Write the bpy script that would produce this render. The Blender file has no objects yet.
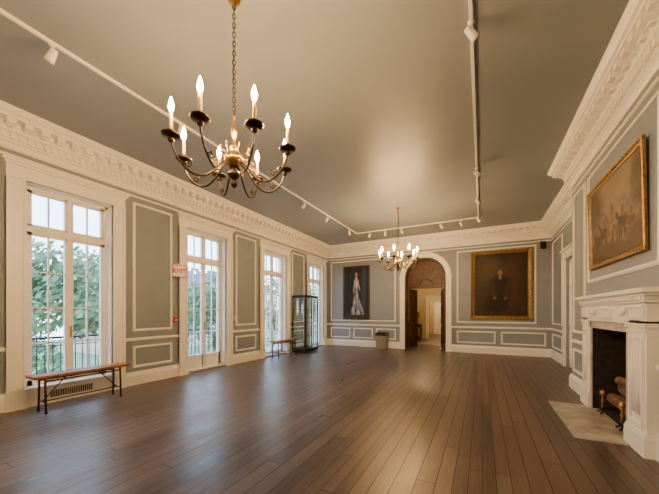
import bpy, math, random
from mathutils import Vector, Matrix
random.seed(7)
scene=bpy.context.scene
XL,XR,YB,YF,H=-6.35,2.05,12.0,-6.4,4.48
BX,BY1,BY0=1.6,7.45,3.0   # chimney breast

# ---------------------------------------------------------------- materials
def new_mat(name):
    m=bpy.data.materials.new(name); m.use_nodes=True
    nt=m.node_tree; return m,nt,nt.nodes['Principled BSDF']
def simple(name,col,rough=.5,metal=0,var=.0,scale=8,bump=0,spec=None):
    m,nt,b=new_mat(name)
    b.inputs['Roughness'].default_value=rough; b.inputs['Metallic'].default_value=metal
    if spec is not None: b.inputs['Specular IOR Level'].default_value=spec
    b.inputs['Base Color'].default_value=(*col,1)
    if var or bump:
        tc=nt.nodes.new('ShaderNodeTexCoord'); n=nt.nodes.new('ShaderNodeTexNoise')
        n.inputs['Scale'].default_value=scale; n.inputs['Detail'].default_value=5
        nt.links.new(tc.outputs['Object'],n.inputs['Vector'])
        if var:
            r=nt.nodes.new('ShaderNodeValToRGB')
            r.color_ramp.elements[0].position=.3; r.color_ramp.elements[1].position=.7
            r.color_ramp.elements[0].color=tuple(c*(1-var) for c in col)+(1,)
            r.color_ramp.elements[1].color=tuple(min(1,c*(1+var)) for c in col)+(1,)
            nt.links.new(n.outputs['Fac'],r.inputs['Fac']); nt.links.new(r.outputs['Color'],b.inputs['Base Color'])
        if bump:
            bp=nt.nodes.new('ShaderNodeBump'); bp.inputs['Strength'].default_value=bump; bp.inputs['Distance'].default_value=.01
            nt.links.new(n.outputs['Fac'],bp.inputs['Height']); nt.links.new(bp.outputs['Normal'],b.inputs['Normal'])
    return m
def emit(name,col,s):
    m,nt,b=new_mat(name)
    b.inputs['Base Color'].default_value=(*col,1); b.inputs['Emission Color'].default_value=(*col,1)
    b.inputs['Emission Strength'].default_value=s; return m
M={}
M['wall']=simple('wall_paint',(.235,.268,.325),.6,0,.04,3,.05)
M['ceil']=simple('ceiling_paint',(.235,.262,.305),.44,0,.05,1.2,.04)
M['trim']=simple('trim_cream_paint',(.84,.83,.79),.4,0,.02,4)
M['white']=simple('white_painted_metal',(.78,.76,.70),.4)
M['brass']=simple('antique_brass',(.50,.31,.09),.28,1,.15,12)
M['bronze']=simple('dark_bronze',(.045,.032,.02),.34,.9,.2,15)
M['candle']=simple('candle_sleeve',(.85,.62,.30),.5)
M['bulb']=emit('candle_bulb_glow',(1,.58,.22),1420)
M['gold']=simple('gilt_frame',(.28,.17,.06),.42,.8,.4,22,.5)
M['darkframe']=simple('dark_frame',(.035,.022,.015),.35,0,.2,10)
M['black']=simple('black_iron',(.015,.015,.016),.4,.3)
M['seat']=simple('bench_wood',(.30,.105,.035),.35,0,.3,9)
M['brownwood']=simple('mahogany_door',(.060,.024,.010),.4,0,.3,7,0,.3)
M['soot']=simple('sooty_brick',(.022,.015,.012),.9,0,.5,10,.6)
M['log']=simple('log_bark',(.15,.075,.04),.85,0,.6,14,.8)
M['logend']=simple('log_end',(.35,.21,.10),.8,0,.2,20)
M['hearth']=simple('hearth_marble',(.38,.36,.33),.35,0,.4,4)
M['slip']=simple('marble_slip',(.55,.50,.43),.25,0,.18,6)
M['red']=simple('red_plastic',(.65,.03,.02),.4)
M['bin']=simple('bin_grey',(.26,.24,.21),.5,0,.1,6)
M['hallwall']=simple('hall_cream_wall',(.62,.46,.23),.6,0,.03,4)
M['concrete']=simple('porch_stone',(.5,.48,.44),.8,0,.12,4)
M['lawn']=simple('lawn_grass',(.16,.24,.11),.9,0,.4,2)
M['leaf']=simple('leaf_green',(.17,.26,.13),.7,0,.45,1.5)
M['leaf2']=simple('houseplant_leaf',(.05,.11,.03),.5,0,.3,8)
M['bark']=simple('tree_bark',(.12,.085,.06),.9,0,.3,6)
M['roof']=simple('slate_roof',(.12,.12,.13),.8,0,.2,3)
M['pane_dark']=simple('house_window_pane',(.08,.1,.12),.15)
M['terracotta']=simple('terracotta_pot',(.42,.19,.09),.7,0,.1,8)

def brick_mat():
    m,nt,b=new_mat('painted_brick'); tc=nt.nodes.new('ShaderNodeTexCoord'); mp=nt.nodes.new('ShaderNodeMapping')
    br=nt.nodes.new('ShaderNodeTexBrick'); br.inputs['Scale'].default_value=4
    br.inputs['Color1'].default_value=(.42,.28,.22,1); br.inputs['Color2'].default_value=(.5,.36,.3,1); br.inputs['Mortar'].default_value=(.6,.58,.54,1)
    mp.inputs['Rotation'].default_value=(math.pi/2,0,math.pi/2)
    nt.links.new(tc.outputs['Object'],mp.inputs['Vector']); nt.links.new(mp.outputs['Vector'],br.inputs['Vector'])
    nt.links.new(br.outputs['Color'],b.inputs['Base Color']); return m
M['brick']=brick_mat()

def glass_mat():
    m=bpy.data.materials.new('window_glass'); m.use_nodes=True; nt=m.node_tree; nt.nodes.clear()
    o=nt.nodes.new('ShaderNodeOutputMaterial'); mx=nt.nodes.new('ShaderNodeMixShader'); t=nt.nodes.new('ShaderNodeBsdfTransparent'); g=nt.nodes.new('ShaderNodeBsdfGlossy')
    g.inputs['Roughness'].default_value=.03; mx.inputs[0].default_value=.07
    t.inputs['Color'].default_value=(.95,.98,.98,1)
    nt.links.new(t.outputs[0],mx.inputs[1]); nt.links.new(g.outputs[0],mx.inputs[2]); nt.links.new(mx.outputs[0],o.inputs[0]); return m
M['glass']=glass_mat()

def floor_mat():
    m,nt,b=new_mat('floor_wood_planks'); N=nt.nodes.new; L=nt.links.new
    tc=N('ShaderNodeTexCoord'); sx=N('ShaderNodeSeparateXYZ'); L(tc.outputs['Object'],sx.inputs[0])
    def math_(op,a,bv=None,c=None):
        n=N('ShaderNodeMath'); n.operation=op
        for i,v in enumerate((a,bv,c)):
            if v is None: continue
            if isinstance(v,(int,float)): n.inputs[i].default_value=v
            else: L(v,n.inputs[i])
        return n.outputs[0]
    # slightly uneven plank widths
    warp=math_('MULTIPLY',math_('SINE',math_('MULTIPLY',sx.outputs['X'],5.3)),.045)
    px=math_('DIVIDE',math_('ADD',sx.outputs['X'],warp),.135); pid=math_('FLOOR',px); fr=math_('FRACT',px)
    wn=N('ShaderNodeTexWhiteNoise'); wn.noise_dimensions='1D'; L(pid,wn.inputs['W'])
    yoff=math_('MULTIPLY_ADD',wn.outputs['Value'],3.1,sx.outputs['Y']); py=math_('DIVIDE',yoff,3.6)
    bid=math_('FLOOR',py); yfr=math_('FRACT',py)
    cb=N('ShaderNodeCombineXYZ'); L(pid,cb.inputs[0]); L(bid,cb.inputs[1])
    w2=N('ShaderNodeTexWhiteNoise'); w2.noise_dimensions='2D'; L(cb.outputs[0],w2.inputs['Vector'])
    mp=N('ShaderNodeMapping'); mp.inputs['Scale'].default_value=(22,1.4,1); L(tc.outputs['Object'],mp.inputs[0])
    ns=N('ShaderNodeTexNoise'); ns.inputs['Scale'].default_value=1.5; ns.inputs['Detail'].default_value=8; L(mp.outputs[0],ns.inputs['Vector'])
    mp2=N('ShaderNodeMapping'); mp2.inputs['Scale'].default_value=(3.5,.9,1); L(tc.outputs['Object'],mp2.inputs[0])
    big=N('ShaderNodeTexNoise'); big.inputs['Scale'].default_value=1.3; big.inputs['Detail'].default_value=7; big.inputs['Roughness'].default_value=.65; L(mp2.outputs[0],big.inputs['Vector'])
    v=math_('MULTIPLY_ADD',w2.outputs['Value'],.42,math_('MULTIPLY',ns.outputs['Fac'],.55))
    v=math_('MULTIPLY_ADD',big.outputs['Fac'],.62,math_('SUBTRACT',v,.18))
    r=N('ShaderNodeValToRGB'); e=r.color_ramp.elements
    e[0].position=.22; e[0].color=(.026,.019,.017,1); e[1].position=.92; e[1].color=(.165,.120,.098,1)
    L(v,r.inputs[0])
    s1=math_('LESS_THAN',fr,.042); s2=math_('LESS_THAN',yfr,.0018); seam=math_('MAXIMUM',s1,s2)
    mx=N('ShaderNodeMix'); mx.data_type='RGBA'; L(seam,mx.inputs['Factor']); L(r.outputs[0],mx.inputs['A']); mx.inputs['B'].default_value=(.012,.009,.008,1)
    L(mx.outputs['Result'],b.inputs['Base Color'])
    rg=math_('MULTIPLY_ADD',ns.outputs['Fac'],.18,.09); rg=math_('MULTIPLY_ADD',big.outputs['Fac'],.28,rg); rg=math_('MULTIPLY_ADD',w2.outputs['Value'],.08,rg); rg=math_('MULTIPLY_ADD',seam,.35,rg); L(rg,b.inputs['Roughness'])
    bp=N('ShaderNodeBump'); bp.inputs['Strength'].default_value=.26; bp.inputs['Distance'].default_value=.003
    hh=math_('SUBTRACT',math_('MULTIPLY',ns.outputs['Fac'],.3),seam); hh=math_('MULTIPLY_ADD',w2.outputs['Value'],.25,hh); L(hh,bp.inputs['Height']); L(bp.outputs[0],b.inputs['Normal'])
    return m
M['floor']=floor_mat()

def vcol_mat():
    m,nt,b=new_mat('oil_paint_canvas'); a=nt.nodes.new('ShaderNodeVertexColor'); a.layer_name='paint'
    nt.links.new(a.outputs['Color'],b.inputs['Base Color']); b.inputs['Roughness'].default_value=.5; b.inputs['Specular IOR Level'].default_value=.25
    return m
M['canvas']=vcol_mat()

# ---------------------------------------------------------------- mesh builder
class MB:
    def __init__(s): s.v=[]; s.f=[]; s.m=[]; s.sm=[]; s.mats=[]
    def mi(s,k):
        if k not in s.mats: s.mats.append(k)
        return s.mats.index(k)
    def face(s,idx,k,smooth=False): s.f.append(idx); s.m.append(s.mi(k)); s.sm.append(smooth)
    def box(s,x0,x1,y0,y1,z0,z1,k):
        if x0>x1:x0,x1=x1,x0
        if y0>y1:y0,y1=y1,y0
        if z0>z1:z0,z1=z1,z0
        b=len(s.v); s.v+=[(x0,y0,z0),(x1,y0,z0),(x1,y1,z0),(x0,y1,z0),(x0,y0,z1),(x1,y0,z1),(x1,y1,z1),(x0,y1,z1)]
        for q in((0,3,2,1),(4,5,6,7),(0,1,5,4),(1,2,6,5),(2,3,7,6),(3,0,4,7)): s.face([b+i for i in q],k)
    def grid(s,rings,k,closed=True,smooth=False,cap=True):
        b=len(s.v); n=len(rings[0])
        for r in rings: s.v+= [tuple(p) for p in r]
        for i in range(len(rings)-1):
            for j in range(n if closed else n-1):
                j2=(j+1)%n; s.face([b+i*n+j,b+i*n+j2,b+(i+1)*n+j2,b+(i+1)*n+j],k,smooth)
        if cap and closed:
            s.face([b+j for j in reversed(range(n))],k); s.face([b+(len(rings)-1)*n+j for j in range(n)],k)
    def lathe(s,prof,c,k,n=20,smooth=True):
        s.grid([[(c[0]+r*math.cos(2*math.pi*j/n),c[1]+r*math.sin(2*math.pi*j/n),c[2]+z) for j in range(n)] for r,z in prof],k,True,smooth)
    def tube(s,path,rad,k,n=8,smooth=True):
        P=[Vector(p) for p in path]; rings=[]; up=None
        for i,p in enumerate(P):
            t=(P[min(i+1,len(P)-1)]-P[max(i-1,0)]).normalized()
            if up is None:
                up=Vector((0,0,1)) if abs(t.z)<.9 else Vector((1,0,0))
            a=t.cross(up)
            if a.length<1e-4: a=t.cross(Vector((0,1,0)))
            a.normalize(); b_=a.cross(t).normalized(); up=b_
            r=rad[i] if isinstance(rad,(list,tuple)) else rad
            rings.append([p+a*r*math.cos(2*math.pi*j/n)+b_*r*math.sin(2*math.pi*j/n) for j in range(n)])
        s.grid(rings,k,True,smooth)
    def frame(s,T,u0,u1,v0,v1,prof,k):
        b=len(s.v)
        for o,h in prof:
            s.v+=[T(u0-o,v0-o,h),T(u1+o,v0-o,h),T(u1+o,v1+o,h),T(u0-o,v1+o,h)]
        for i in range(len(prof)-1):
            for j in range(4):
                j2=(j+1)%4; s.face([b+i*4+j,b+i*4+j2,b+i*4+4+j2,b+i*4+4+j],k)
    def run(s,A,B,n,prof,kA,kB,k,z0=0):
        A=Vector(A);B=Vector(B);n=Vector(n);d=(B-A).normalized(); b=len(s.v); N=len(prof)
        for (P,kk,sg) in((A,kA,1),(B,kB,-1)):
            for p,z in prof:
                q=P+n*p+d*(p*kk*sg); s.v.append((q.x,q.y,z0+z))
        for i in range(N-1): s.face([b+i,b+i+1,b+N+i+1,b+N+i],k)
        s.face([b+i for i in range(N)],k); s.face([b+N+i for i in reversed(range(N))],k)
    def build(s,name,parent=None,recalc=True,loc=None):
        me=bpy.data.meshes.new(name); me.from_pydata(s.v,[],s.f)
        for k in s.mats: me.materials.append(M[k])
        me.polygons.foreach_set('material_index',s.m); me.polygons.foreach_set('use_smooth',s.sm); me.update()
        if recalc:
            import bmesh
            bm=bmesh.new(); bm.from_mesh(me); bmesh.ops.recalc_face_normals(bm,faces=bm.faces); bm.to_mesh(me); bm.free()
        ob=bpy.data.objects.new(name,me); scene.collection.objects.link(ob)
        if parent: ob.parent=parent
        if loc: ob.location=loc
        return ob
def smooth_path(pts,n=6):
    P=[Vector(p) for p in pts]; out=[]
    for i in range(len(P)-1):
        p0=P[max(i-1,0)];p1=P[i];p2=P[i+1];p3=P[min(i+2,len(P)-1)]
        for j in range(n):
            t=j/n; out.append(.5*((2*p1)+(p2-p0)*t+(2*p0-5*p1+4*p2-p3)*t*t+(3*p1-p0-3*p2+p3)*t**3))
    out.append(P[-1]); return out

# ---------------------------------------------------------------- shell
b=MB(); b.box(XL-.35,XR+.7,YF-.3,YB+.0,-.2,0,'floor'); b.build('floor')
b=MB(); b.box(XL-.35,XR+.7,YF-.3,YB+.3,H,H+.2,'ceil'); b.build('ceiling')

WS=[-4.01,-1.18,1.65,4.48,7.31,10.14]; WW=1.65; CW=.215
ZT=3.55
def sill(i): return .27 if i==2 else .03
b=MB(); prev=YF-.3
for i,s0 in enumerate(WS):
    y0=s0+CW; y1=s0+WW-CW
    b.box(XL-.35,XL,prev,y0,0,H,'wall')
    b.box(XL-.35,XL,y0,y1,ZT,H,'wall')
    b.box(XL-.35,XL,y0,y1,0,sill(i),'wall'); prev=y1
b.box(XL-.35,XL,prev,YB+.3,0,H,'wall'); b.build('wall_left')

# back wall with arch
AX,AR,AS=-2.0,.78,2.87
b=MB(); b.box(XL,AX-AR,YB,YB+.3,0,H,'wall'); b.box(AX+AR,XR+.3,YB,YB+.3,0,H,'wall')
n=24; fr=[];bk=[]
for j in range(n+1):
    a=math.pi-math.pi*j/n; fr.append((AX+AR*math.cos(a),AS+AR*math.sin(a)))
for j in range(n):
    (xa,za),(xb,zb)=fr[j],fr[j+1]; c=len(b.v)
    for y in(YB,YB+.3): b.v+=[(xa,y,za),(xb,y,zb),(xb,y,H),(xa,y,H)]
    b.face([c,c+1,c+2,c+3],'wall'); b.face([c+4,c+7,c+6,c+5],'wall'); b.face([c,c+4,c+5,c+1],'wall',False)
b.build('wall_back',recalc=False)

# right wall + chimney breast
DY0,DY1,DZ=9.0,10.15,2.95
b=MB(); b.box(XR,XR+.3,YF-.3,BY0,0,H,'wall'); b.box(XR,XR+.3,BY1,DY0,0,H,'wall'); b.box(XR,XR+.3,DY1,YB,0,H,'wall'); b.box(XR,XR+.3,DY0,DY1,DZ,H,'wall')
b.build('wall_right')
FY0,FY1,FZ=4.66,5.92,1.27
b=MB(); b.box(BX,XR+.7,BY0,FY0,0,H,'wall'); b.box(BX,XR+.7,FY1,BY1,0,H,'wall'); b.box(BX,XR+.7,FY0,FY1,FZ,H,'wall')
b.box(XR+.15,XR+.7,FY0,FY1,0,FZ,'soot')
b.box(BX,XR+.15,FY0,FY0+.03,0,FZ,'soot'); b.box(BX,XR+.15,FY1-.03,FY1,0,FZ,'soot'); b.box(BX,XR+.15,FY0,FY1,FZ-.02,FZ,'soot')
b.box(BX,XR+.15,FY0,FY1,0,.014,'soot')
b.build('wall_chimney_breast')
b=MB(); b.box(XL-.35,XR+.7,YF-.3,YF,0,H,'wall'); b.build('wall_front')

# ---------------------------------------------------------------- cornice / base / rail
corn=[(0,-.52),(.025,-.52),(.045,-.49),(.045,-.43),(.075,-.41),(.075,-.29),(.12,-.27),(.13,-.24),(.13,-.14),(.27,-.135),(.27,-.085),(.30,-.075),(.335,-.03),(.35,-.0),(0,0)]
bead=[(0,-.62),(.02,-.615),(.025,-.60),(.02,-.585),(0,-.58)]
base=[(0,.0),(.04,.0),(.04,.20),(.03,.22),(.025,.25),(.015,.27),(0,.27)]
rail=[(0,.90),(.02,.905),(.035,.925),(.035,.955),(.02,.965),(0,.97)]
SEG=[('left',(XL,YF),(XL,YB),(1,0),1,1),('back',(XL,YB),(XR,YB),(0,-1),1,1),('recess',(XR,YB),(XR,BY1),(-1,0),1,1),
('return',(XR,BY1),(BX,BY1),(0,1),1,-1),('chimney',(BX,BY1),(BX,BY0),(-1,0),-1,-1),('return_near',(BX,BY0),(XR,BY0),(0,-1),-1,1),
('right',(XR,BY0),(XR,YF),(-1,0),1,1),('front',(XR,YF),(XL,YF),(0,1),1,1)]
tn=1
for nm,A,B_,nn,kA,kB in SEG:
    b=MB(); b.run(A,B_,nn,corn,kA,kB,'trim',H-.001); b.run(A,B_,nn,bead,kA,kB,'trim',H)
    A_=Vector(A);Bv=Vector(B_);d=(Bv-A_).normalized();L=(Bv-A_).length;nv=Vector(nn)
    def blk(t0,t1,p0,p1,z0,z1):
        q0=A_+d*t0+nv*p0;q1=A_+d*t1+nv*p1; b.box(q0.x,q1.x,q0.y,q1.y,H+z0,H+z1,'trim')
    s0=.14*kA; s1=L-.14*kB; cnt=max(1,round((s1-s0)/.19)); st=(s1-s0)/cnt
    for i in range(cnt):
        c=s0+st*(i+.5); blk(c-.05,c+.05,.12,.255,-.215,-.136); blk(c-.035,c+.035,.12,.19,-.24,-.21)
    s0=.08*kA; s1=L-.08*kB; cnt=max(1,round((s1-s0)/.095)); st=(s1-s0)/cnt
    for i in range(cnt):
        c=s0+st*(i+.5); blk(c-.028,c+.028,.07,.115,-.385,-.295)
    b.build('trim_%d'%tn); tn+=1

def runs(name,prof,parts):
    b=MB()
    for A,B_,nn,kA,kB in parts: b.run(A,B_,nn,prof,kA,kB,'trim')
    return b
leftparts=[];prev=YF;k=1
for i,s0 in enumerate(WS):
    leftparts.append(((XL,prev),(XL,s0-.002),(1,0),k,0)); prev=s0+WW+.002;k=0
leftparts.append(((XL,prev),(XL,YB),(1,0),0,1))
backparts=[((XL,YB),(AX-AR-.2,YB),(0,-1),1,0),((AX+AR+.2,YB),(XR,YB),(0,-1),0,1)]
rightparts=[((XR,YB),(XR,DY1+.18),(-1,0),1,0),((XR,DY0-.18),(XR,BY1),(-1,0),0,1),((XR,BY1),(BX,BY1),(0,1),1,-1)]
chparts=[((BX,BY1),(BX,6.32),(-1,0),-1,0),((BX,4.17),(BX,BY0),(-1,0),0,-1),((BX,BY0),(XR,BY0),(0,-1),-1,1),((XR,BY0),(XR,YF),(-1,0),1,1)]
frparts=[((XR,YF),(XL,YF),(0,1),1,1)]
for nm,p in(('left',leftparts),('back',backparts),('right',rightparts),('chimney',chparts),('front',frparts)):
    runs(nm,base,p).build('baseboard_'+nm); runs(nm,rail,p).build('trim_%d'%tn); tn+=1

# wall panel mouldings
pm=[(0,0),(0,.018),(.012,.028),(.03,.028),(.04,.014),(.05,.014),(.05,0)]
TLf=lambda u,v,h:(XL+h,u,v); TBf=lambda u,v,h:(u,YB-h,v); TRf=lambda u,v,h:(XR-h,u,v); TCf=lambda u,v,h:(BX-h,u,v)
TFf=lambda u,v,h:(u,YF+h,v)
def panels(T,lst):
    global tn
    b=MB()
    for u0,u1,v0,v1 in lst: b.frame(T,u0+.05,u1-.05,v0+.05,v1-.05,pm,'trim')
    b.build('trim_%d'%tn); tn+=1
pl=[]
edges=[YF]+sum([[s,s+WW] for s in WS],[])+[YB]
for i in range(0,len(edges),2):
    a,c=edges[i]+.16,edges[i+1]-.16
    if c-a<.3: continue
    pl+=[(a,c,1.10,3.76),(a,c,.35,.80)]
panels(TLf,pl)
al=AX-AR-.2; ar=AX+AR+.2
panels(TBf,[(XL+.18,al-.18,1.10,3.78),(XL+.18,XL+1.15,.35,.80),(XL+1.3,XL+2.2,.35,.80),(XL+2.35,al-.18,.35,.80),
 (ar+.18,XR-.42,1.10,3.78),(ar+.18,(ar+XR)/2-.08,.35,.80),((ar+XR)/2+.08,XR-.15,.35,.80)])
panels(TRf,[(10.5,11.82,1.1,3.76),(10.5,11.82,.35,.80),(7.7,8.7,1.1,3.76),(7.7,8.7,.35,.8),(-6,-3,1.1,3.76),(-2.8,.2,1.1,3.76),(.4,2.8,1.1,3.76),(-6,-3,.35,.8),(-2.8,.2,.35,.8),(.4,2.8,.35,.8)])
panels(TCf,[(6.55,7.3,1.1,3.76),(4.12,6.4,1.98,3.76),(3.15,3.95,1.1,3.76),(6.55,7.3,.35,.8),(3.15,3.95,.35,.8)])
panels(TFf,[(-6,-3.6,1.1,3.76),(-3.4,-.9,1.1,3.76),(-.7,1.8,1.1,3.76)])

# ---------------------------------------------------------------- windows
def make_window(i,name,door=False):
    s0=WS[i]; y0=s0+CW;y1=s0+WW-CW; zb=sill(i); b=MB()
    x=XL
    for a,c in((s0,y0),(y1,s0+WW)):
        b.box(x,x+.035,a,c,0,ZT+.02,'trim')
        b.box(x,x+.06,a if a==s0 else c-.04,a+.04 if a==s0 else c,0,ZT+.02,'trim')
        b.box(x,x+.05,c-.03 if a==s0 else a,c if a==s0 else a+.03,0,ZT+.02,'trim')
        b.box(x,x+.07,a-.005,c+.005,0,.3,'trim')
    b.box(x,x+.04,s0,s0+WW,ZT,ZT+.2,'trim'); b.box(x,x+.055,s0-.005,s0+WW+.005,ZT+.0,ZT+.03,'trim')
    b.box(x,x+.075,s0-.02,s0+WW+.02,ZT+.2,ZT+.235,'trim'); b.box(x,x+.105,s0-.045,s0+WW+.045,ZT+.235,ZT+.275,'trim')
    b.box(x-.34,x,y0,y0+.02,zb,ZT,'trim'); b.box(x-.34,x,y1-.02,y1,zb,ZT,'trim'); b.box(x-.34,x,y0,y1,ZT-.02,ZT,'trim'); b.box(x-.34,x+(.05 if not door else 0),y0,y1,zb-.0,zb+.03,'trim')
    if i==2:
        b.box(x,x+.035,y0,y1,0,zb,'trim')
    xa,xb=x-.20,x-.14
    fy0,fy1,fz0,fz1=y0+.02,y1-.02,zb+.03,ZT-.02
    b.box(xa-.01,xb+.01,fy0,fy0+.045,fz0,fz1,'trim'); b.box(xa-.01,xb+.01,fy1-.045,fy1,fz0,fz1,'trim')
    b.box(xa-.01,xb+.01,fy0,fy1,fz1-.05,fz1,'trim')
    zt=2.80; b.box(xa-.015,xb+.02,fy0,fy1,zt,zt+.09,'trim')
    ym=(y0+y1)/2
    for (la,lb) in((fy0+.045,ym),(ym,fy1-.045)):
        for (za,zc,rows,bot) in((fz0,zt,4,.09 if not door else .34),(zt+.09,fz1-.05,1,.04)):
            st=.06
            b.box(xa,xb,la,la+st,za,zc,'trim'); b.box(xa,xb,lb-st,lb,za,zc,'trim')
            b.box(xa,xb,la,lb,za,za+bot,'trim'); b.box(xa,xb,la,lb,zc-.05,zc,'trim')
            ga,gb,ha,hb=la+st,lb-st,za+bot,zc-.05
            m=(ga+gb)/2; b.box(xa+.015,xb-.01,m-.011,m+.011,ha,hb,'trim')
            for r in range(1,rows): 
                z=ha+(hb-ha)*r/rows; b.box(xa+.015,xb-.01,ga,gb,z-.011,z+.011,'trim')
            b.box(xa+.028,xa+.033,ga,gb,ha,hb,'glass')
    b.box(xb,xb+.015,ym-.03,ym+.03,fz0,fz1,'trim')
    b.box(xb+.015,xb+.022,ym+.005,ym+.03,1.05,1.25,'brass'); b.tube([(xb+.02,ym+.02,1.15),(xb+.06,ym+.02,1.15),(xb+.065,ym+.10,1.15)],.008,'brass')
    b.build(name)
for i,nm in enumerate(['window_6','window_5','window_1','door_1','window_2','window_3']): make_window(i,nm,nm=='door_1')

# right wall door casing with panelled door
b=MB()
for a,c in((DY0-.17,DY0),(DY1,DY1+.17)): b.box(XR-.05,XR,a,c,0,DZ,'trim')
b.box(XR-.05,XR,DY0-.17,DY1+.17,DZ,DZ+.2,'trim'); b.box(XR-.1,XR,DY0-.21,DY1+.21,DZ+.2,DZ+.26,'trim')
b.box(XR+.08,XR+.13,DY0,DY1,0,DZ,'trim')
TD=lambda u,v,h:(XR+.08-h,u,v)
for (u0,u1) in((DY0+.13,DY0+.52),(DY1-.52,DY1-.13)):
    for(v0,v1) in((.25,.9),(1.15,2.1),(2.25,2.8)): b.frame(TD,u0,u1,v0,v1,pm,'trim')
b.lathe([(.0,0),(.03,.01),(.03,.03),(0,.04)],(XR+.05,DY0+.07,1.05),'brass',12)
b.build('door_3')

# ---------------------------------------------------------------- arched doorway trim and doors
b=MB()
apf=[(0,0),(0,.05),(.03,.06),(.12,.06),(.15,.085),(.19,.085),(.2,.07),(.2,0)]
path=[(AX-AR,0,-1,0),(AX-AR,AS,-1,0)]+[(AX+AR*math.cos(math.pi-math.pi*j/28),AS+AR*math.sin(math.pi-math.pi*j/28),math.cos(math.pi-math.pi*j/28),math.sin(math.pi-math.pi*j/28)) for j in range(1,28)]+[(AX+AR,AS,1,0),(AX+AR,0,1,0)]
rings=[[(px+nx*o,YB-h,pz+nz*o) for o,h in apf] for px,pz,nx,nz in path]
b.grid(rings,'trim',True,False)
for sx in(-1,1):
    b.box(AX+sx*(AR-.005),AX+sx*(AR+.215),YB-.10,YB,0,.3,'trim')
    b.box(AX+sx*(AR-.005),AX+sx*(AR+.21),YB-.095,YB,AS-.04,AS+.03,'trim')
b.build('trim_%d'%tn); tn+=1
b=MB()
lin=[(0.0,0),(0.0,.42),(-.06,.42),(-.06,0)]
rings=[[(px+nx*o,YB-.02+h,pz+nz*o) for o,h in lin] for px,pz,nx,nz in path]
b.grid(rings,'brownwood',True,False)
R2=AR-.05
zt=2.45
xa0,xa1=YB+.24,YB+.30
zi=zt+.12; m_=24
outer=[]
for j in range(m_+1):
    a=math.pi-math.pi*j/m_; ca,sa=math.cos(a),math.sin(a); t=.3
    while True:
        x=AX+ca*t; z=zi+sa*t
        if (z>AS and (x-AX)**2+(z-AS)**2>R2**2) or abs(x-AX)>R2: break
        t+=.004
    outer.append((x,z))
for y in(xa0,xa1):
    for j in range(m_):
        c=len(b.v); b.v+=[(AX,y,zi),(outer[j+1][0],y,outer[j+1][1]),(outer[j][0],y,outer[j][1])]; b.face([c,c+1,c+2],'brownwood')
b.box(AX-R2,AX+R2,YB+.18,YB+.34,zt,zt+.13,'brownwood'); b.box(AX-R2,AX+R2,YB+.15,YB+.2,zt+.10,zt+.13,'brownwood')
def arc(r,zc,rad,y): b.tube([(AX+r*math.cos(math.pi*j/20),y,zc+r*math.sin(math.pi*j/20)) for j in range(21)],rad,'brownwood',6)
arc(R2-.02,AS,.035,xa0); arc(.24,zi,.03,xa0)
for q in range(5):
    a0=math.radians(36*q+6); a1=math.radians(36*q+30)
    pts=[]
    def outr(a):
        t=.3
        while True:
            x=AX+math.cos(a)*t; z=zi+math.sin(a)*t
            if (z>AS and (x-AX)**2+(z-AS)**2>(R2-.11)**2) or abs(x-AX)>R2-.11: return t
            t+=.004
    for s_ in range(5): a=a0+(a1-a0)*s_/4; t=outr(a); pts.append((AX+math.cos(a)*t,xa0,zi+math.sin(a)*t))
    for s_ in range(5): a=a1+(a0-a1)*s_/4; pts.append((AX+math.cos(a)*.32,xa0,zi+math.sin(a)*.32))
    pts.append(pts[0]); b.tube(pts,.014,'brownwood',6,False)
# open leaves, swung into the hall
for sx in(-1,1):
    hxp=AX+sx*(AR-.08); ang=math.radians(14); ya=YB+.36
    du=Vector((-sx*math.sin(ang),math.cos(ang),0)); dn=Vector((-sx*math.cos(ang),-math.sin(ang),0)); O=Vector((hxp,ya,0))
    def PT(u,v,h): q=O+du*u+dn*h; return (q.x,q.y,v)
    b.grid([[PT(0,.02,0),PT(.70,.02,0),PT(.70,.02,.045),PT(0,.02,.045)],[PT(0,zt,0),PT(.70,zt,0),PT(.70,zt,.045),PT(0,zt,.045)]],'brownwood')
    for v0,v1 in((.2,.85),(1.1,1.75),(1.9,2.3)): b.frame(lambda u,v,h:PT(u,v,.045+h),.13,.57,v0,v1,pm,'brownwood')
    kx,ky,kz=PT(.64,1.05,.09); b.lathe([(0,-.03),(.025,-.02),(.03,0),(.025,.02),(0,.03)],(kx,ky,kz),'brass',12)
b.build('door_2')

# ---------------------------------------------------------------- hall beyond
hy0,hy1,hx0,hx1,hh=YB+.3,17.0,-4.4,-.6,4.1
b=MB(); b.box(hx0-.2,hx1+.2,YB,hy1+4.2,-.2,0,'floor'); b.build('floor_hall')
b=MB(); b.box(hx0-.2,hx1+.2,hy0,hy1+4.2,hh,hh+.1,'hallwall'); b.build('ceiling_hall')
b=MB(); b.box(hx0-.2,hx0,hy0,hy1+4,0,hh,'hallwall'); b.build('wall_hall_left')
b=MB(); b.box(hx1,hx1+.2,hy0,hy1+4,0,hh,'hallwall'); b.build('wall_hall_right')
fx0,fx1,fz=-2.62,-1.85,2.15
b=MB(); b.box(hx0,fx0,hy1,hy1+.15,0,hh,'hallwall'); b.box(fx1,hx1,hy1,hy1+.15,0,hh,'hallwall'); b.box(fx0,fx1,hy1,hy1+.15,fz,hh,'hallwall'); b.build('wall_hall_back')
b=MB(); b.box(hx0,hx1,hy1+4,hy1+4.2,0,hh,'hallwall'); b.build('wall_hall_far')
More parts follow.
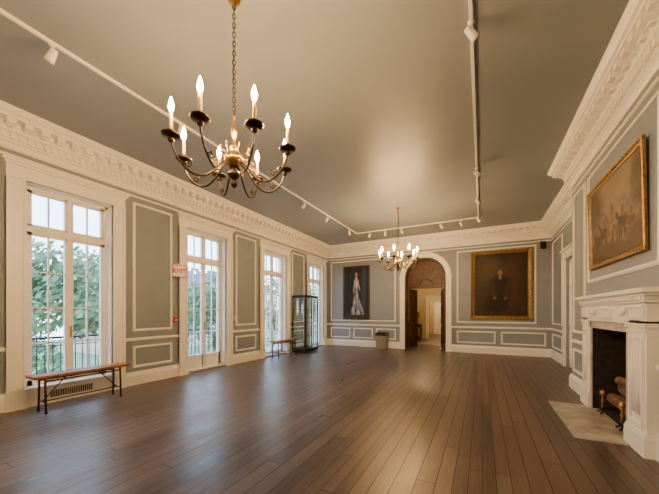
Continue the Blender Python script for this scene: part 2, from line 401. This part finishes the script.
b=MB(); b.box(fx0-.14,fx0,hy1-.04,hy1,0,fz,'trim'); b.box(fx1,fx1+.14,hy1-.04,hy1,0,fz,'trim'); b.box(fx0-.14,fx1+.14,hy1-.04,hy1,fz,fz+.18,'trim'); b.box(fx0-.18,fx1+.18,hy1-.08,hy1,fz+.18,fz+.24,'trim'); b.build('trim_%d'%tn); tn+=1
b=MB(); b.box(-2.9,-2.0,hy1+3.93,hy1+3.995,0,2.1,'trim')
for u in(-2.78,-2.4):
    for v0,v1 in((.2,.9),(1.1,1.95)): b.frame(lambda u_,v,h:(u_,hy1+3.93-h,v),u,u+.26,v0,v1,pm,'trim')
b.build('door_4')
b=MB(); cx,cy=-3.42,16.6
b.box(cx-.5,cx+.5,cy-.2,cy+.2,.78,.82,'brownwood'); b.box(cx-.46,cx+.46,cy-.17,cy+.17,.68,.78,'brownwood')
for sx in(-.44,.44):
    for sy in(-.15,.15): b.tube([(cx+sx,cy+sy,.7),(cx+sx*1.02,cy+sy,.3),(cx+sx,cy+sy,0)],[.025,.018,.014],'brownwood')
b.box(cx-.46,cx+.46,cy-.15,cy+.15,.15,.17,'brownwood'); b.build('console_table')
def plant(name,x,y,z,s,nl):
    b=MB(); b.lathe([(.0,0),(.09*s,0),(.13*s,.2*s),(.14*s,.2*s),(.14*s,.23*s),(.11*s,.23*s),(.11*s,.19*s),(0,.19*s)],(x,y,z),'terracotta',16)
    for i in range(nl):
        a=random.uniform(0,6.28); r=random.uniform(.1,.35)*s; h=random.uniform(.3,.75)*s
        p0=Vector((x,y,z+.2*s)); p1=p0+Vector((math.cos(a)*r*.4,math.sin(a)*r*.4,h*.8)); p2=p0+Vector((math.cos(a)*r,math.sin(a)*r,h)); p3=p2+Vector((math.cos(a)*.12*s,math.sin(a)*.12*s,-.1*s))
        w=Vector((-math.sin(a),math.cos(a),0)); c=len(b.v)
        for p,ww in((p0,.005),(p1,.02),(p2,.04),(p3,.002)): b.v+=[tuple(p-w*ww*s),tuple(p+w*ww*s)]
        for j in range(3): b.face([c+2*j,c+2*j+1,c+2*j+3,c+2*j+2],'leaf2')
    b.build(name,recalc=False)
plant('potted_plant',-3.2,16.6,.82,.75,34)

# ---------------------------------------------------------------- chandelier
def chandelier_mesh():
    b=MB()
    Z=lambda z:z-H
    pr=[(0,2.675),(.012,2.68),(.028,2.70),(.032,2.72),(.018,2.745),(.02,2.755),(.045,2.775),(.06,2.80),(.05,2.83),(.022,2.85),(.03,2.86),(.034,2.875)]
    b.lathe([(r,Z(z)) for r,z in pr],(0,0,0),'bronze',20)
    pr=[(.034,2.875),(.06,2.89),(.088,2.925),(.09,2.955),(.068,2.995),(.034,3.02),(.02,3.035),(.036,3.05),(.038,3.06),(.018,3.085),(.016,3.14),(.026,3.19),(.034,3.22),(.022,3.26),(.012,3.28),(.009,3.33),(.02,3.345),(.014,3.36),(0,3.37)]
    b.lathe([(r,Z(z)) for r,z in pr],(0,0,0),'brass',20)
    def link(z,rot,a=.028,c=.015,r=.004):
        pts=[]
        for j in range(13):
            t=2*math.pi*j/12; u=c*math.cos(t); w=a*math.sin(t)
            pts.append((u*math.cos(rot),u*math.sin(rot),z+w))
        b.tube(pts,r,'bronze',5)
    z=3.385
    i=0
    while z<H-.06: link(Z(z),0 if i%2 else math.pi/2); z+=.044; i+=1
    b.tube([(.008,.006,Z(3.37)),(-.008,.0,Z(3.8)),(.006,-.006,Z(4.44))],.003,'bronze',5)
    b.lathe([(0,-.075),(.015,-.07),(.02,-.05),(.055,-.03),(.065,-.0),(0,0)],(0,0,0),'brass',20)
    for k in range(8):
        a=math.radians(k*45+22.5); ca,sa=math.cos(a),math.sin(a)
        P=lambda r,z:(ca*r,sa*r,Z(z))
        b.tube(smooth_path([P(.03,2.87),P(.07,2.91),P(.12,2.885),P(.18,2.80),P(.27,2.725),P(.37,2.725),P(.455,2.79),P(.505,2.87),P(.53,2.945)]),.0095,'bronze',8)
        b.tube([P(.16+.04*(1-j/16)*math.cos(j*.6),2.87+.04*(1-j/16)*math.sin(j*.6)) for j in range(14)],.006,'brass',6)
        b.tube([P(.40+.035*(1-j/16)*math.cos(j*.6+2),2.795+.035*(1-j/16)*math.sin(j*.6+2)) for j in range(14)],.006,'bronze',6)
        b.tube([P(.085,2.95),P(.13,2.99),P(.15,3.03),P(.135,3.055),P(.115,3.04)],.006,'brass',6)
        c=(ca*.53,sa*.53,0)
        b.lathe([(.0,Z(2.93)),(.02,Z(2.938)),(.028,Z(2.96)),(.016,Z(2.975)),(.024,Z(2.98)),(.070,Z(2.988)),(.078,Z(3.003)),(.070,Z(3.001)),(.02,Z(2.99)),(.021,Z(3.035)),(.024,Z(3.04)),(0,Z(3.042))],c,'bronze',18)
        b.lathe([(.0145,Z(3.04)),(.0145,Z(3.19)),(.008,Z(3.195)),(0,Z(3.195))],c,'candle',12)
        b.lathe([(.008,Z(3.195)),(.016,Z(3.207)),(.0225,Z(3.235)),(.019,Z(3.265)),(.010,Z(3.295)),(.003,Z(3.32)),(0,Z(3.321))],c,'bulb',10)
    return b
ch=chandelier_mesh().build('chandelier',loc=(-2.09,2.05,H)); ch.rotation_euler[2]=math.radians(40)
for i,y in enumerate((8.35,-4.3)):  # the last one hangs unseen behind the camera, added for ambient light
    o=bpy.data.objects.new('chandelier.%03d'%(i+1),ch.data); scene.collection.objects.link(o); o.location=(-2.13,y,H); o.rotation_euler[2]=math.radians(25)

# ---------------------------------------------------------------- track lights
b=MB(); TX0,TX1,TY1=-4.2,-.1,10.3
zc=H-.002
b.box(TX0-.018,TX0+.018,-5,TY1,zc-.03,zc,'white'); b.box(TX1-.018,TX1+.018,-5,TY1,zc-.03,zc,'white'); b.box(TX0,TX1,TY1-.018,TY1+.018,zc-.03,zc,'white')
b.build('ceiling_light_track')
def spot(i,x,y,tx,ty,tz,power):
    b=MB(); d=(Vector((tx,ty,tz))-Vector((x,y,H-.17))).normalized()
    b.lathe([(0,-.032),(.03,-.032),(.03,-.05),(.012,-.055),(.009,-.11),(0,-.11)],(0,0,0),'white',12)
    c=Vector((0,0,-.15)); 
    b.tube([c-d*.07,c-d*.065,c-d*.02,c+d*.04,c+d*.075],[.018,.03,.036,.042,.046],'white',14)
    ob=b.build('track_spotlight' if i==0 else 'track_spotlight.%03d'%i,loc=(x,y,H))
    l=bpy.data.lights.new('lamp','SPOT'); l.energy=power; l.color=(1,.80,.56); l.spot_size=math.radians(55); l.spot_blend=.8; l.shadow_soft_size=.03
    lo=bpy.data.objects.new('lamp',l); scene.collection.objects.link(lo); lo.parent=ob; lo.location=c+d*.09; lo.rotation_euler=d.to_track_quat('-Z','Y').to_euler()
sp=[(TX0,1.45,-6.3,1.0,2,15),(TX0,3.0,-6.3,4.0,2,15),(TX0,6.6,-6.3,6.7,2,15),(TX0,7.9,-6.3,8.5,2,12),(TX0,9.6,-4.9,12,2.3,35),
(-3.7,TY1,-4.9,12,2.2,30),(-3.1,TY1,-3.8,12,2,18),(-2.5,TY1,-2,12,3,6),(-1.2,TY1,.3,12,2.4,28),(-.6,TY1,.8,12,2.4,30),
(TX1,10.1,1.9,11,2,18),(TX1,8.4,1.6,9,2,18),(TX1,6.7,1.6,5.8,2.4,20),(TX1,3.3,1.6,4.8,2.6,30),(TX1,-.8,2,-1,2,20)]
for i,s in enumerate(sp): spot(i,*s)

# ---------------------------------------------------------------- paintings
def sm(a,b_,x):
    t=max(0,min(1,(x-a)/(b_-a))); return t*t*(3-2*t)
from mathutils import noise
def nz(u,v,s,o=0): return noise.fractal(Vector((u*s,v*s,o)),1.0,2.0,4)
def mix(a,b_,t): return tuple(a[i]*(1-t)+b_[i]*t for i in range(3))
def ell(u,v,cx,cy,rx,ry,soft=.15,rot=0):
    x,y=u-cx,v-cy; c,s=math.cos(rot),math.sin(rot); x,y=x*c+y*s,-x*s+y*c
    d=math.sqrt((x/rx)**2+(y/ry)**2); return 1-sm(1-soft,1+soft,d)
def p_lady(u,v):
    c=mix((.010,.014,.022),(.028,.030,.036),.5+.5*nz(u,v,4,1)); 
    c=mix(c,(.05,.04,.03),sm(.2,.0,v)*.8)
    c=mix(c,(.04,.045,.06),ell(u,v,.82,.6,.10,.45,.3))
    n=nz(u,v*.5,14,3)*.3
    w=.08+.22*sm(.58,.06,v)**1.3
    if .06<v<.66:
        cx=.5+.04*sm(.5,.0,v); t=1-sm(w*.75,w,abs(u-cx)); fold=.10*math.sin((u-cx)/w*9)*sm(.6,.3,v)
        c=mix(c,(.22+n+fold,.23+n+fold,.29+n+fold),t*.9)
    c=mix(c,(.32+n,.31+n,.35+n),ell(u,v,.5,.68,.10,.10))
    c=mix(c,(.40,.26,.18),ell(u,v,.5,.78,.05,.035)); 
    c=mix(c,(.40,.26,.18),ell(u,v,.40,.60,.02,.11,.2,-.3)); c=mix(c,(.40,.26,.18),ell(u,v,.61,.62,.02,.10,.2,.5))
    c=mix(c,(.04,.025,.02),ell(u,v,.5,.875,.055,.042)); c=mix(c,(.46,.30,.21),ell(u,v,.5,.855,.035,.038))
    return c
def p_dark(u,v):
    c=mix((.016,.011,.007),(.045,.031,.018),.5+.5*nz(u,v,3,5))
    c=mix(c,(.075,.05,.025),ell(u,v,.35,.72,.28,.2,.6)*.6)
    c=mix(c,(.07,.024,.014),ell(u,v,.72,.5,.12,.4,.4)*.7)
    c=mix(c,(.012,.010,.009),ell(u,v,.5,.40,.20,.26,.25))
    c=mix(c,(.014,.011,.009),ell(u,v,.43,.17,.22,.11,.3))
    c=mix(c,(.028,.021,.015),ell(u,v,.36,.42,.06,.17,.3,.3)); c=mix(c,(.028,.021,.015),ell(u,v,.64,.42,.06,.17,.3,-.3))
    c=mix(c,(.14,.13,.10),ell(u,v,.5,.615,.03,.03,.4))
    c=mix(c,(.19,.11,.06),ell(u,v,.5,.70,.045,.06,.3)); c=mix(c,(.05,.035,.025),ell(u,v,.5,.755,.05,.03,.4))
    c=mix(c,(.14,.08,.045),ell(u,v,.40,.29,.03,.02,.3)); c=mix(c,(.13,.075,.042),ell(u,v,.60,.28,.03,.02,.3))
    return c
def p_battle(u,v):
    n=nz(u,v,5,9); n2=nz(u,v,14,4)
    c=mix((.14,.11,.085),(.24,.185,.14),.5+n*.8+n2*.2)
    c=mix(c,(.28,.21,.14),ell(u,v,.6,.85,.35,.22,.7)*.6)
    c=mix(c,(.08,.052,.034),sm(.45,.15,v+n*.15))
    for x,y,s,col in((.3,.36,1,(.06,.03,.02)),(.48,.42,1.25,(.17,.115,.07)),(.68,.37,1,(.05,.03,.02)),(.82,.33,.8,(.10,.04,.03)),(.16,.3,.8,(.06,.04,.03))):
        col=tuple(q*(1+n2*.8) for q in col)
        c=mix(c,col,ell(u,v,x,y,.085*s,.07*s)); c=mix(c,col,ell(u,v,x-.08*s,y+.09*s,.025*s,.07*s,.2,.5))
        for q in(-.05,-.02,.04,.06): c=mix(c,col,ell(u,v,x+q*s,y-.12*s,.010*s,.08*s,.2))
        c=mix(c,(.16,.055,.04),ell(u,v,x+.01,y+.13*s,.025*s,.065*s)); c=mix(c,(.24,.16,.10),ell(u,v,x+.01,y+.21*s,.013*s,.02*s))
    c=mix(c,(.035,.03,.018),ell(u,v,.1,.75,.18,.3,.5)*.8); c=mix(c,(.04,.03,.02),ell(u,v,.93,.7,.1,.3,.5)*.6)
    return tuple(c)
def painting(name,T,u0,u1,v0,v1,fn,fw,fk,nu,nv,flip=False):
    b=MB()
    s=fw
    prof=[(-s,.0),(-s,.02),(-s*.9,.03),(-s*.75,.022),(-s*.5,.03),(-s*.3,.05),(-s*.1,.055),(0,.04),(0,0)]
    b.frame(T,u0,u1,v0,v1,prof,fk)
    if fk=='gold':
        step=.07
        for side in range(4):
            Ls=(u1-u0) if side%2==0 else (v1-v0); cnt=int(Ls/step)
            for i in range(cnt):
                t=(i+.5)/cnt
                uu,vv={0:(u0+(u1-u0)*t,v0+s*.3),1:(u1-s*.3,v0+(v1-v0)*t),2:(u0+(u1-u0)*t,v1-s*.3),3:(u0+s*.3,v0+(v1-v0)*t)}[side]
                r=.016; h=.053
                c=len(b.v); b.v+=[T(uu-r,vv,h-.01),T(uu,vv-r,h-.01),T(uu+r,vv,h-.01),T(uu,vv+r,h-.01),T(uu,vv,h+.012)]
                for j in range(4): b.face([c+j,c+(j+1)%4,c+4],fk)
    ob=b.build(name)
    a0,a1,c0,c1=u0+s*.85,u1-s*.85,v0+s*.85,v1-s*.85
    vs=[];fs=[];cols=[]
    for j in range(nv+1):
        for i in range(nu+1):
            u=i/nu;v=j/nv; vs.append(T(a0+(a1-a0)*u,c0+(c1-c0)*v,.015)); 
            cols.append(fn(1-u if flip else u,v))
    for j in range(nv):
        for i in range(nu): q=j*(nu+1)+i; fs.append((q,q+1,q+nu+2,q+nu+1))
    me=bpy.data.meshes.new('canvas'); me.from_pydata(vs,[],fs); at=me.color_attributes.new('paint','FLOAT_COLOR','POINT')
    for i,c in enumerate(cols): at.data[i].color=(max(0,c[0]),max(0,c[1]),max(0,c[2]),1)
    me.materials.append(M['canvas']); co=bpy.data.objects.new('canvas',me); scene.collection.objects.link(co); co.parent=ob
    return ob
painting('lady_portrait_painting',lambda u,v,h:(u,YB-.035-h,v),-5.51,-4.28,1.19,3.52,p_lady,.06,'darkframe',90,170)
painting('seated_figure_painting',lambda u,v,h:(u,YB-.035-h,v),-.36,1.50,1.25,3.68,p_dark,.12,'gold',120,140)
tl=.02
painting('battle_painting',lambda u,v,h:(BX-.012-h*.7-(v-2.17)*tl,u,v),4.37,6.2,2.17,3.42,p_battle,.085,'gold',170,120,True)

# ---------------------------------------------------------------- fireplace
b=MB(); fx=1.5; BXm=BX-.001
py=[(4.17,FY0-.05),(FY1+.05,6.32)]
for a,c in py:
    b.box(fx,BXm,a,c,0,1.40,'trim'); b.box(fx-.03,BXm,a-.02,c+.02,0,.2,'trim'); b.box(fx-.02,BXm,a-.01,c+.01,.2,.23,'trim')
    b.box(fx-.025,BXm,a-.015,c+.015,1.33,1.38,'trim'); b.box(fx-.012,BXm,a-.005,c+.005,1.28,1.31,'trim')
    w=c-a
    b.frame(lambda u,v,h:(fx-h*.7,u,v),a+.09,c-.09,.32,1.2,pm,'trim')
    for q in range(4):
        y=a+.12+(w-.24)*q/3; b.tube([(fx-.004,y,.40),(fx-.004,y,1.12)],.012,'trim',8)
b.box(fx,BXm,4.17,6.32,1.38,1.60,'trim')
b.box(fx+.005,fx+.02,FY0-.05,FY0+.012,0,FZ+.1,'slip'); b.box(fx+.005,fx+.02,FY1-.012,FY1+.05,0,FZ+.1,'slip'); b.box(fx+.005,fx+.02,FY0-.05,FY1+.05,FZ-.01,FZ+.115,'slip')
b.box(fx+.02,BXm,FY0-.05,FY0,0,FZ+.1,'soot'); b.box(fx+.02,BXm,FY1,FY1+.05,0,FZ+.1,'soot'); b.box(fx+.02,BXm,FY0-.05,FY1+.05,FZ,FZ+.115,'soot')
b.box(fx-.02,fx+.02,FY0-.07,FY1+.07,FZ+.1,FZ+.13,'trim')
for a,c in((4.19,4.54),(5.95,6.30),(4.98,5.60)):
    b.box(fx-.025,fx,a,c,1.41,1.58,'trim'); b.frame(lambda u,v,h:(fx-.025-h*.6,u,v),a+.05,c-.05,1.45,1.54,[(0,0),(0,.015),(.015,.02),(.02,0)],'trim')
for a,c in((4.6,4.95),(5.63,5.92)):
    b.tube([(fx-.008,a+(c-a)*j/10,1.55-.08*math.sin(math.pi*j/10)) for j in range(11)],[.010+.012*math.sin(math.pi*j/10) for j in range(11)],'trim',8)
    for yy in(a,c): b.lathe([(0,-.025),(.02,-.015),(.025,0),(.02,.015),(0,.025)],(fx-.005,yy,1.55),'trim',10)
def shelf(x,y0,y1,z0,z1): b.box(x,BXm,y0,y1,z0,z1,'trim')
shelf(fx-.03,4.14,6.35,1.60,1.63)
for i in range(34):
    y=4.16+i*.0645; b.box(fx-.055,fx-.02,y,y+.035,1.63,1.665,'trim')
shelf(fx-.035,4.13,6.36,1.63,1.67); shelf(fx-.05,4.09,6.40,1.67,1.70); shelf(fx-.08,4.05,6.44,1.70,1.75)
b.build('fireplace_mantel')
b=MB(); b.box(.98,fx-.032,4.45,6.05,.0,.012,'hearth'); b.box(fx-.032,BX,FY0,FY1,0,.012,'hearth'); b.build('hearth_slab')
b=MB()
for y in(4.98,5.66):
    b.tube([(1.57,y,.13),(2.0,y,.13)],.012,'black'); b.tube([(1.98,y,.13),(1.98,y,.016)],.012,'black')
    b.tube(smooth_path([(1.53,y-.07,.02),(1.56,y-.03,.06),(1.57,y,.12)]),.012,'black'); b.tube(smooth_path([(1.53,y+.07,.02),(1.56,y+.03,.06),(1.57,y,.12)]),.012,'black')
    b.lathe([(0,.1),(.02,.11),(.012,.16),(.02,.2),(.012,.24),(.015,.27),(.028,.29),(.034,.315),(.028,.34),(.008,.36),(0,.37)],(1.57,y,0),'brass',14)
andir=b.build('fireplace_andirons')
b=MB()
for (x,y0,y1,z,r,dx) in((1.71,4.82,5.80,.228,.08,.015),(1.89,4.85,5.84,.225,.085,-.02),(1.80,4.80,5.86,.375,.08,.06),(1.86,4.95,5.72,.51,.06,-.09)):
    b.tube([(x+dx*(j/6-.5)*2,y0+(y1-y0)*j/6,z+.008*math.sin(j*2)) for j in range(7)],[r*(1+.06*math.sin(j*3)) for j in range(7)],'log',14)
    b.tube([(x-dx,y0-.003,z),(x-dx,y0+.004,z)],r*.85,'logend',14)
b.build('firewood_logs',parent=andir)

# ---------------------------------------------------------------- benches
def bench(name,x,y0,y1):
    b=MB(); w=.15; zs=.56
    b.box(x-w,x+w,y0,y1,zs-.035,zs,'seat'); b.box(x-w+.02,x+w-.02,y0+.02,y1-.02,zs-.045,zs-.035,'seat')
    for y in(y0+.14,y1-.14):
        for sx in(-1,1):
            b.tube([(x+sx*.10,y,zs-.04),(x+sx*.13,y,.0)],.015,'black')
            b.lathe([(0,0),(.022,0),(.022,.012),(0,.014)],(x+sx*.13,y,0),'black',10)
        b.tube([(x-.12,y,.16),(x+.12,y,.16)],.010,'black'); b.tube([(x-.12,y,zs-.05),(x+.12,y,zs-.05)],.012,'black')
    b.tube([(x,y0+.14,.16),(x,y1-.14,.16)],.010,'black')
    for y,s in((y0+.14,1),(y1-.14,-1)): b.tube([(x,y,.16),(x,y+s*.3,zs-.05)],.008,'black')
    b.tube([(x+.1,y0+.14,zs-.09),(x+.1,y1-.14,zs-.09)],.014,'black'); b.tube([(x-.1,y0+.14,zs-.09),(x-.1,y1-.14,zs-.09)],.014,'black')
    b.build(name)
bench('bench',-5.83,1.76,3.05); bench('bench.001',-5.95,7.5,8.75)
b=MB(); b.box(XL+.036,XL+.046,2.15,2.75,.09,.21,'slip')
for i in range(19): y=2.165+i*.031; b.box(XL+.046,XL+.050,y,y+.012,.10,.20,'bronze')
b.build('wall_vent_grille')

# ---------------------------------------------------------------- display case
b=MB(); x0,x1,y0,y1,zt=-6.26,-5.70,9.02,9.98,2.12
b.box(x0,x1,y0,y1,.03,.16,'black'); b.box(x0,x1,y0,y1,zt-.08,zt,'black')
for x in(x0,x1-.035):
    for y in(y0,y1-.035,): b.box(x,x+.035,y,y+.035,.16,zt-.08,'black')
b.box(x1-.03,x1,(y0+y1)/2-.02,(y0+y1)/2+.02,.16,zt-.08,'black')
for z in(.62,1.10,1.58): b.box(x0+.02,x1-.03,y0+.02,y1-.02,z,z+.01,'glass'); b.box(x1-.035,x1-.02,y0,y1,z,z+.012,'black'); b.box(x0,x1,y0,y0+.012,z,z+.012,'black')
b.box(x1-.02,x1-.016,y0+.035,y1-.035,.16,zt-.08,'glass'); b.box(x0+.035,x1-.035,y0+.016,y0+.02,.16,zt-.08,'glass'); b.box(x0+.035,x1-.035,y1-.02,y1-.016,.16,zt-.08,'glass')
for x in(x0+.05,x1-.05):
    for y in(y0+.05,y1-.05): b.lathe([(0,0),(.02,0),(.02,.03),(0,.03)],(x,y,0),'black',8)
b.build('glass_display_case')

# ---------------------------------------------------------------- bin, exit sign, alarm, speaker
b=MB(); x,y=-3.6,11.55
def sq(r,z): return [(x-r,y-r,z),(x+r,y-r,z),(x+r,y+r,z),(x-r,y+r,z)]
b.grid([sq(.17,0),sq(.19,.02),sq(.215,.55)],'bin'); b.grid([sq(.225,.55),sq(.225,.60),sq(.20,.67),sq(.12,.70)],'black')
b.box(x-.1,x+.1,y-.224,y-.20,.60,.66,'black'); b.build('waste_bin')
b=MB(); b.box(-.02,.02,-.15,.15,-.14,.14,'white'); b.box(-.018,.018,-.03,.03,.14,.18,'white')
b.frame(lambda u,v,h:(.02+h,u,v),-.135,.135,-.12,.12,[(0,0),(0,.004),(.014,.004),(.014,0)],'red')
ex=b.build('exit_sign',loc=(XL+.13,4.42,2.45)); ex.rotation_euler[2]=math.radians(-35)
b=MB(); b.box(XL,XL+.12,4.40,4.44,2.59,2.63,'white'); o=b.build('bracket'); o.parent=ex; o.matrix_parent_inverse=(Matrix.Translation(ex.location)@Matrix.Rotation(math.radians(-35),4,'Z')).inverted()
cu=bpy.data.curves.new('exit_lettering','FONT'); cu.body='EXIT'; cu.size=.13; cu.align_x='CENTER'; cu.align_y='CENTER'; cu.extrude=.002; cu.offset=.005; cu.materials.append(M['red'])
t=bpy.data.objects.new('exit_lettering',cu); scene.collection.objects.link(t); t.parent=ex; t.location=(.024,0,0); t.rotation_euler=(math.pi/2,0,math.pi/2)
b=MB(); b.box(XL,XL+.04,4.36,4.44,1.26,1.38,'red'); b.box(XL+.04,XL+.05,4.375,4.425,1.30,1.33,'white'); b.build('fire_alarm_pull')
b=MB(); b.box(XL,XL+.02,6.25,6.33,1.28,1.40,'white'); b.box(XL+.02,XL+.03,6.28,6.30,1.32,1.36,'white'); b.build('light_switch')
b=MB(); b.grid([[(1.68,11.60,3.55),(1.86,11.70,3.55),(1.86,11.70,3.80),(1.68,11.60,3.80)],[(1.72,11.78,3.58),(1.84,11.84,3.58),(1.84,11.84,3.77),(1.72,11.78,3.77)]],'black'); b.tube([(1.8,11.8,3.68),(1.9,12,3.68)],.012,'black'); b.build('wall_speaker')

# ---------------------------------------------------------------- exterior
b=MB(); b.box(-60,XL-.4,-45,60,-3.2,-3.0,'lawn'); b.build('lawn_ground')
b=MB(); b.box(-8.3,XL-.35,YF-.3,YB+.3,-.3,-.02,'concrete'); b.build('porch_floor')
b=MB(); xr=-8.15
y=YF
b.tube([(xr,YF,.95),(xr,YB,.95)],.025,'black',8); b.tube([(xr,YF,.08),(xr,YB,.08)],.018,'black',8); b.tube([(xr,YF,.78),(xr,YB,.78)],.012,'black',6)
while y<YB:
    b.tube([(xr,y,.08),(xr,y,.95)],.010,'black',5,False)
    b.tube([(xr,y+.065+.045*math.cos(2*math.pi*j/8),.865+.045*math.sin(2*math.pi*j/8)) for j in range(9)],.007,'black',4)
    y+=.13
for y in[YF+.02+i*2.6 for i in range(8)]: b.tube([(xr,y,-.02),(xr,y,1.05)],.03,'black',8); 
b.build('iron_railing')
def tree_mesh(seed,hgt,rad,nl):
    random.seed(seed); b=MB()
    b.tube([(0,0,0),(.1,.05,hgt*.3),(-.05,.1,hgt*.6),(.1,0,hgt*.85)],[.22,.17,.1,.03],'bark',8)
    cl=[]
    for i in range(14):
        a=random.uniform(0,6.28); z=hgt*random.uniform(.35,.85); r=rad*random.uniform(.3,.85)*(1.1-abs(z/hgt-.55))
        e=Vector((math.cos(a)*r,math.sin(a)*r,z+random.uniform(.1,.6))); b.tube([(0,0,z-.5),(e.x*.5,e.y*.5,z),tuple(e)],[.07,.05,.02],'bark',5); cl.append((e,random.uniform(.6,1.1)*rad*.42))
    for i in range(nl):
        e,r=random.choice(cl); d=Vector((random.gauss(0,1),random.gauss(0,1),random.gauss(0,.8))); d=d.normalized()*r*random.random()**.4
        p=e+d; n=Vector((random.gauss(0,1),random.gauss(0,1),random.gauss(0,1))).normalized(); t=n.orthogonal().normalized(); q=n.cross(t); s=random.uniform(.07,.14)
        c=len(b.v); b.v+=[tuple(p-t*s*1.4),tuple(p-q*s*.7),tuple(p+t*s*1.4),tuple(p+q*s*.7)]; b.face([c,c+1,c+2,c+3],'leaf')
    return b
t1=tree_mesh(3,7.0,3.0,5000).build('tree',recalc=False,loc=(-15,3.2,-3.0)); t2=tree_mesh(9,7.6,3.2,5000).build('tree.001',recalc=False,loc=(-17,8.5,-3))
k=2
for x,y,me,s,r in((-16,-1.5,t2,1,1),(-14.5,13,t1,.9,2),(-20,18,t2,1.1,3),(-22,2,t1,1.25,4),(-24,11,t2,1.15,1.7),(-17,24,t1,1.1,.6),(-15,-8,t1,1,5),(-26,26,t2,1.2,2.2),(-22,-6,t2,1.2,2.9)):
    o=bpy.data.objects.new('tree.%03d'%k,me.data); scene.collection.objects.link(o); o.location=(x,y,-3); o.scale=(s,s,s); o.rotation_euler[2]=r; k+=1
b=MB(); hx,ha,hb_=-34,16,44
b.box(hx-8,hx,ha,hb_,-3,5,'brick'); b.grid([[(hx-8.4,ha-.4,5),(hx+.4,ha-.4,5),(hx+.4,hb_+.4,5),(hx-8.4,hb_+.4,5)],[(hx-4.2,ha+3,8),(hx-3.8,ha+3,8),(hx-3.8,hb_-3,8),(hx-4.2,hb_-3,8)]],'roof')
for j in range(8):
    for z in(-1.5,1.8):
        y=ha+1.6+j*3.4; b.box(hx,hx+.1,y-.1,y+1.2,z-.1,z+2.0,'trim'); b.box(hx+.1,hx+.12,y,y+1.1,z,z+1.9,'pane_dark')
b.build('neighboring_house')

# ---------------------------------------------------------------- lights
w=bpy.data.worlds.new('sky'); scene.world=w; w.use_nodes=True; nt=w.node_tree; bg=nt.nodes['Background']
tc=nt.nodes.new('ShaderNodeTexCoord'); sx=nt.nodes.new('ShaderNodeSeparateXYZ'); r=nt.nodes.new('ShaderNodeValToRGB')
r.color_ramp.elements[0].position=0; r.color_ramp.elements[0].color=(.68,.85,1,1); r.color_ramp.elements[1].position=.7; r.color_ramp.elements[1].color=(.40,.63,1,1)
nt.links.new(tc.outputs['Generated'],sx.inputs[0]); nt.links.new(sx.outputs['Z'],r.inputs[0]); nt.links.new(r.outputs[0],bg.inputs['Color']); bg.inputs['Strength'].default_value=10.0
def hall_lamp(name,x,y,e):
    b=MB(); b.tube([(0,0,0),(0,0,-.5)],.006,'brass'); b.lathe([(0,0),(.05,0),(.05,-.02),(0,-.025)],(0,0,0),'brass',12)
    b.lathe([(.03,-.5),(.05,-.52),(.15,-.68),(.145,-.69),(.04,-.55),(0,-.54)],(0,0,0),'white',16)
    ob=b.build(name,loc=(x,y,hh-.001)); l=bpy.data.lights.new('lamp','POINT'); l.energy=e; l.color=(1,.72,.36); l.shadow_soft_size=.06
    lo=bpy.data.objects.new('lamp',l); scene.collection.objects.link(lo); lo.parent=ob; lo.location=(0,0,-.72)
hall_lamp('pendant_lamp',-2.6,14.8,110); hall_lamp('pendant_lamp.001',-2.4,19,190)

# ---------------------------------------------------------------- camera
cam=bpy.data.cameras.new('camera'); co=bpy.data.objects.new('camera',cam); scene.collection.objects.link(co)
co.location=(0,0,1.5); co.rotation_euler=(math.pi/2,0,math.radians(27.5)); cam.sensor_width=36; cam.lens=16.0; cam.shift_y=65/659; cam.clip_end=300; cam.clip_start=.05
scene.camera=co
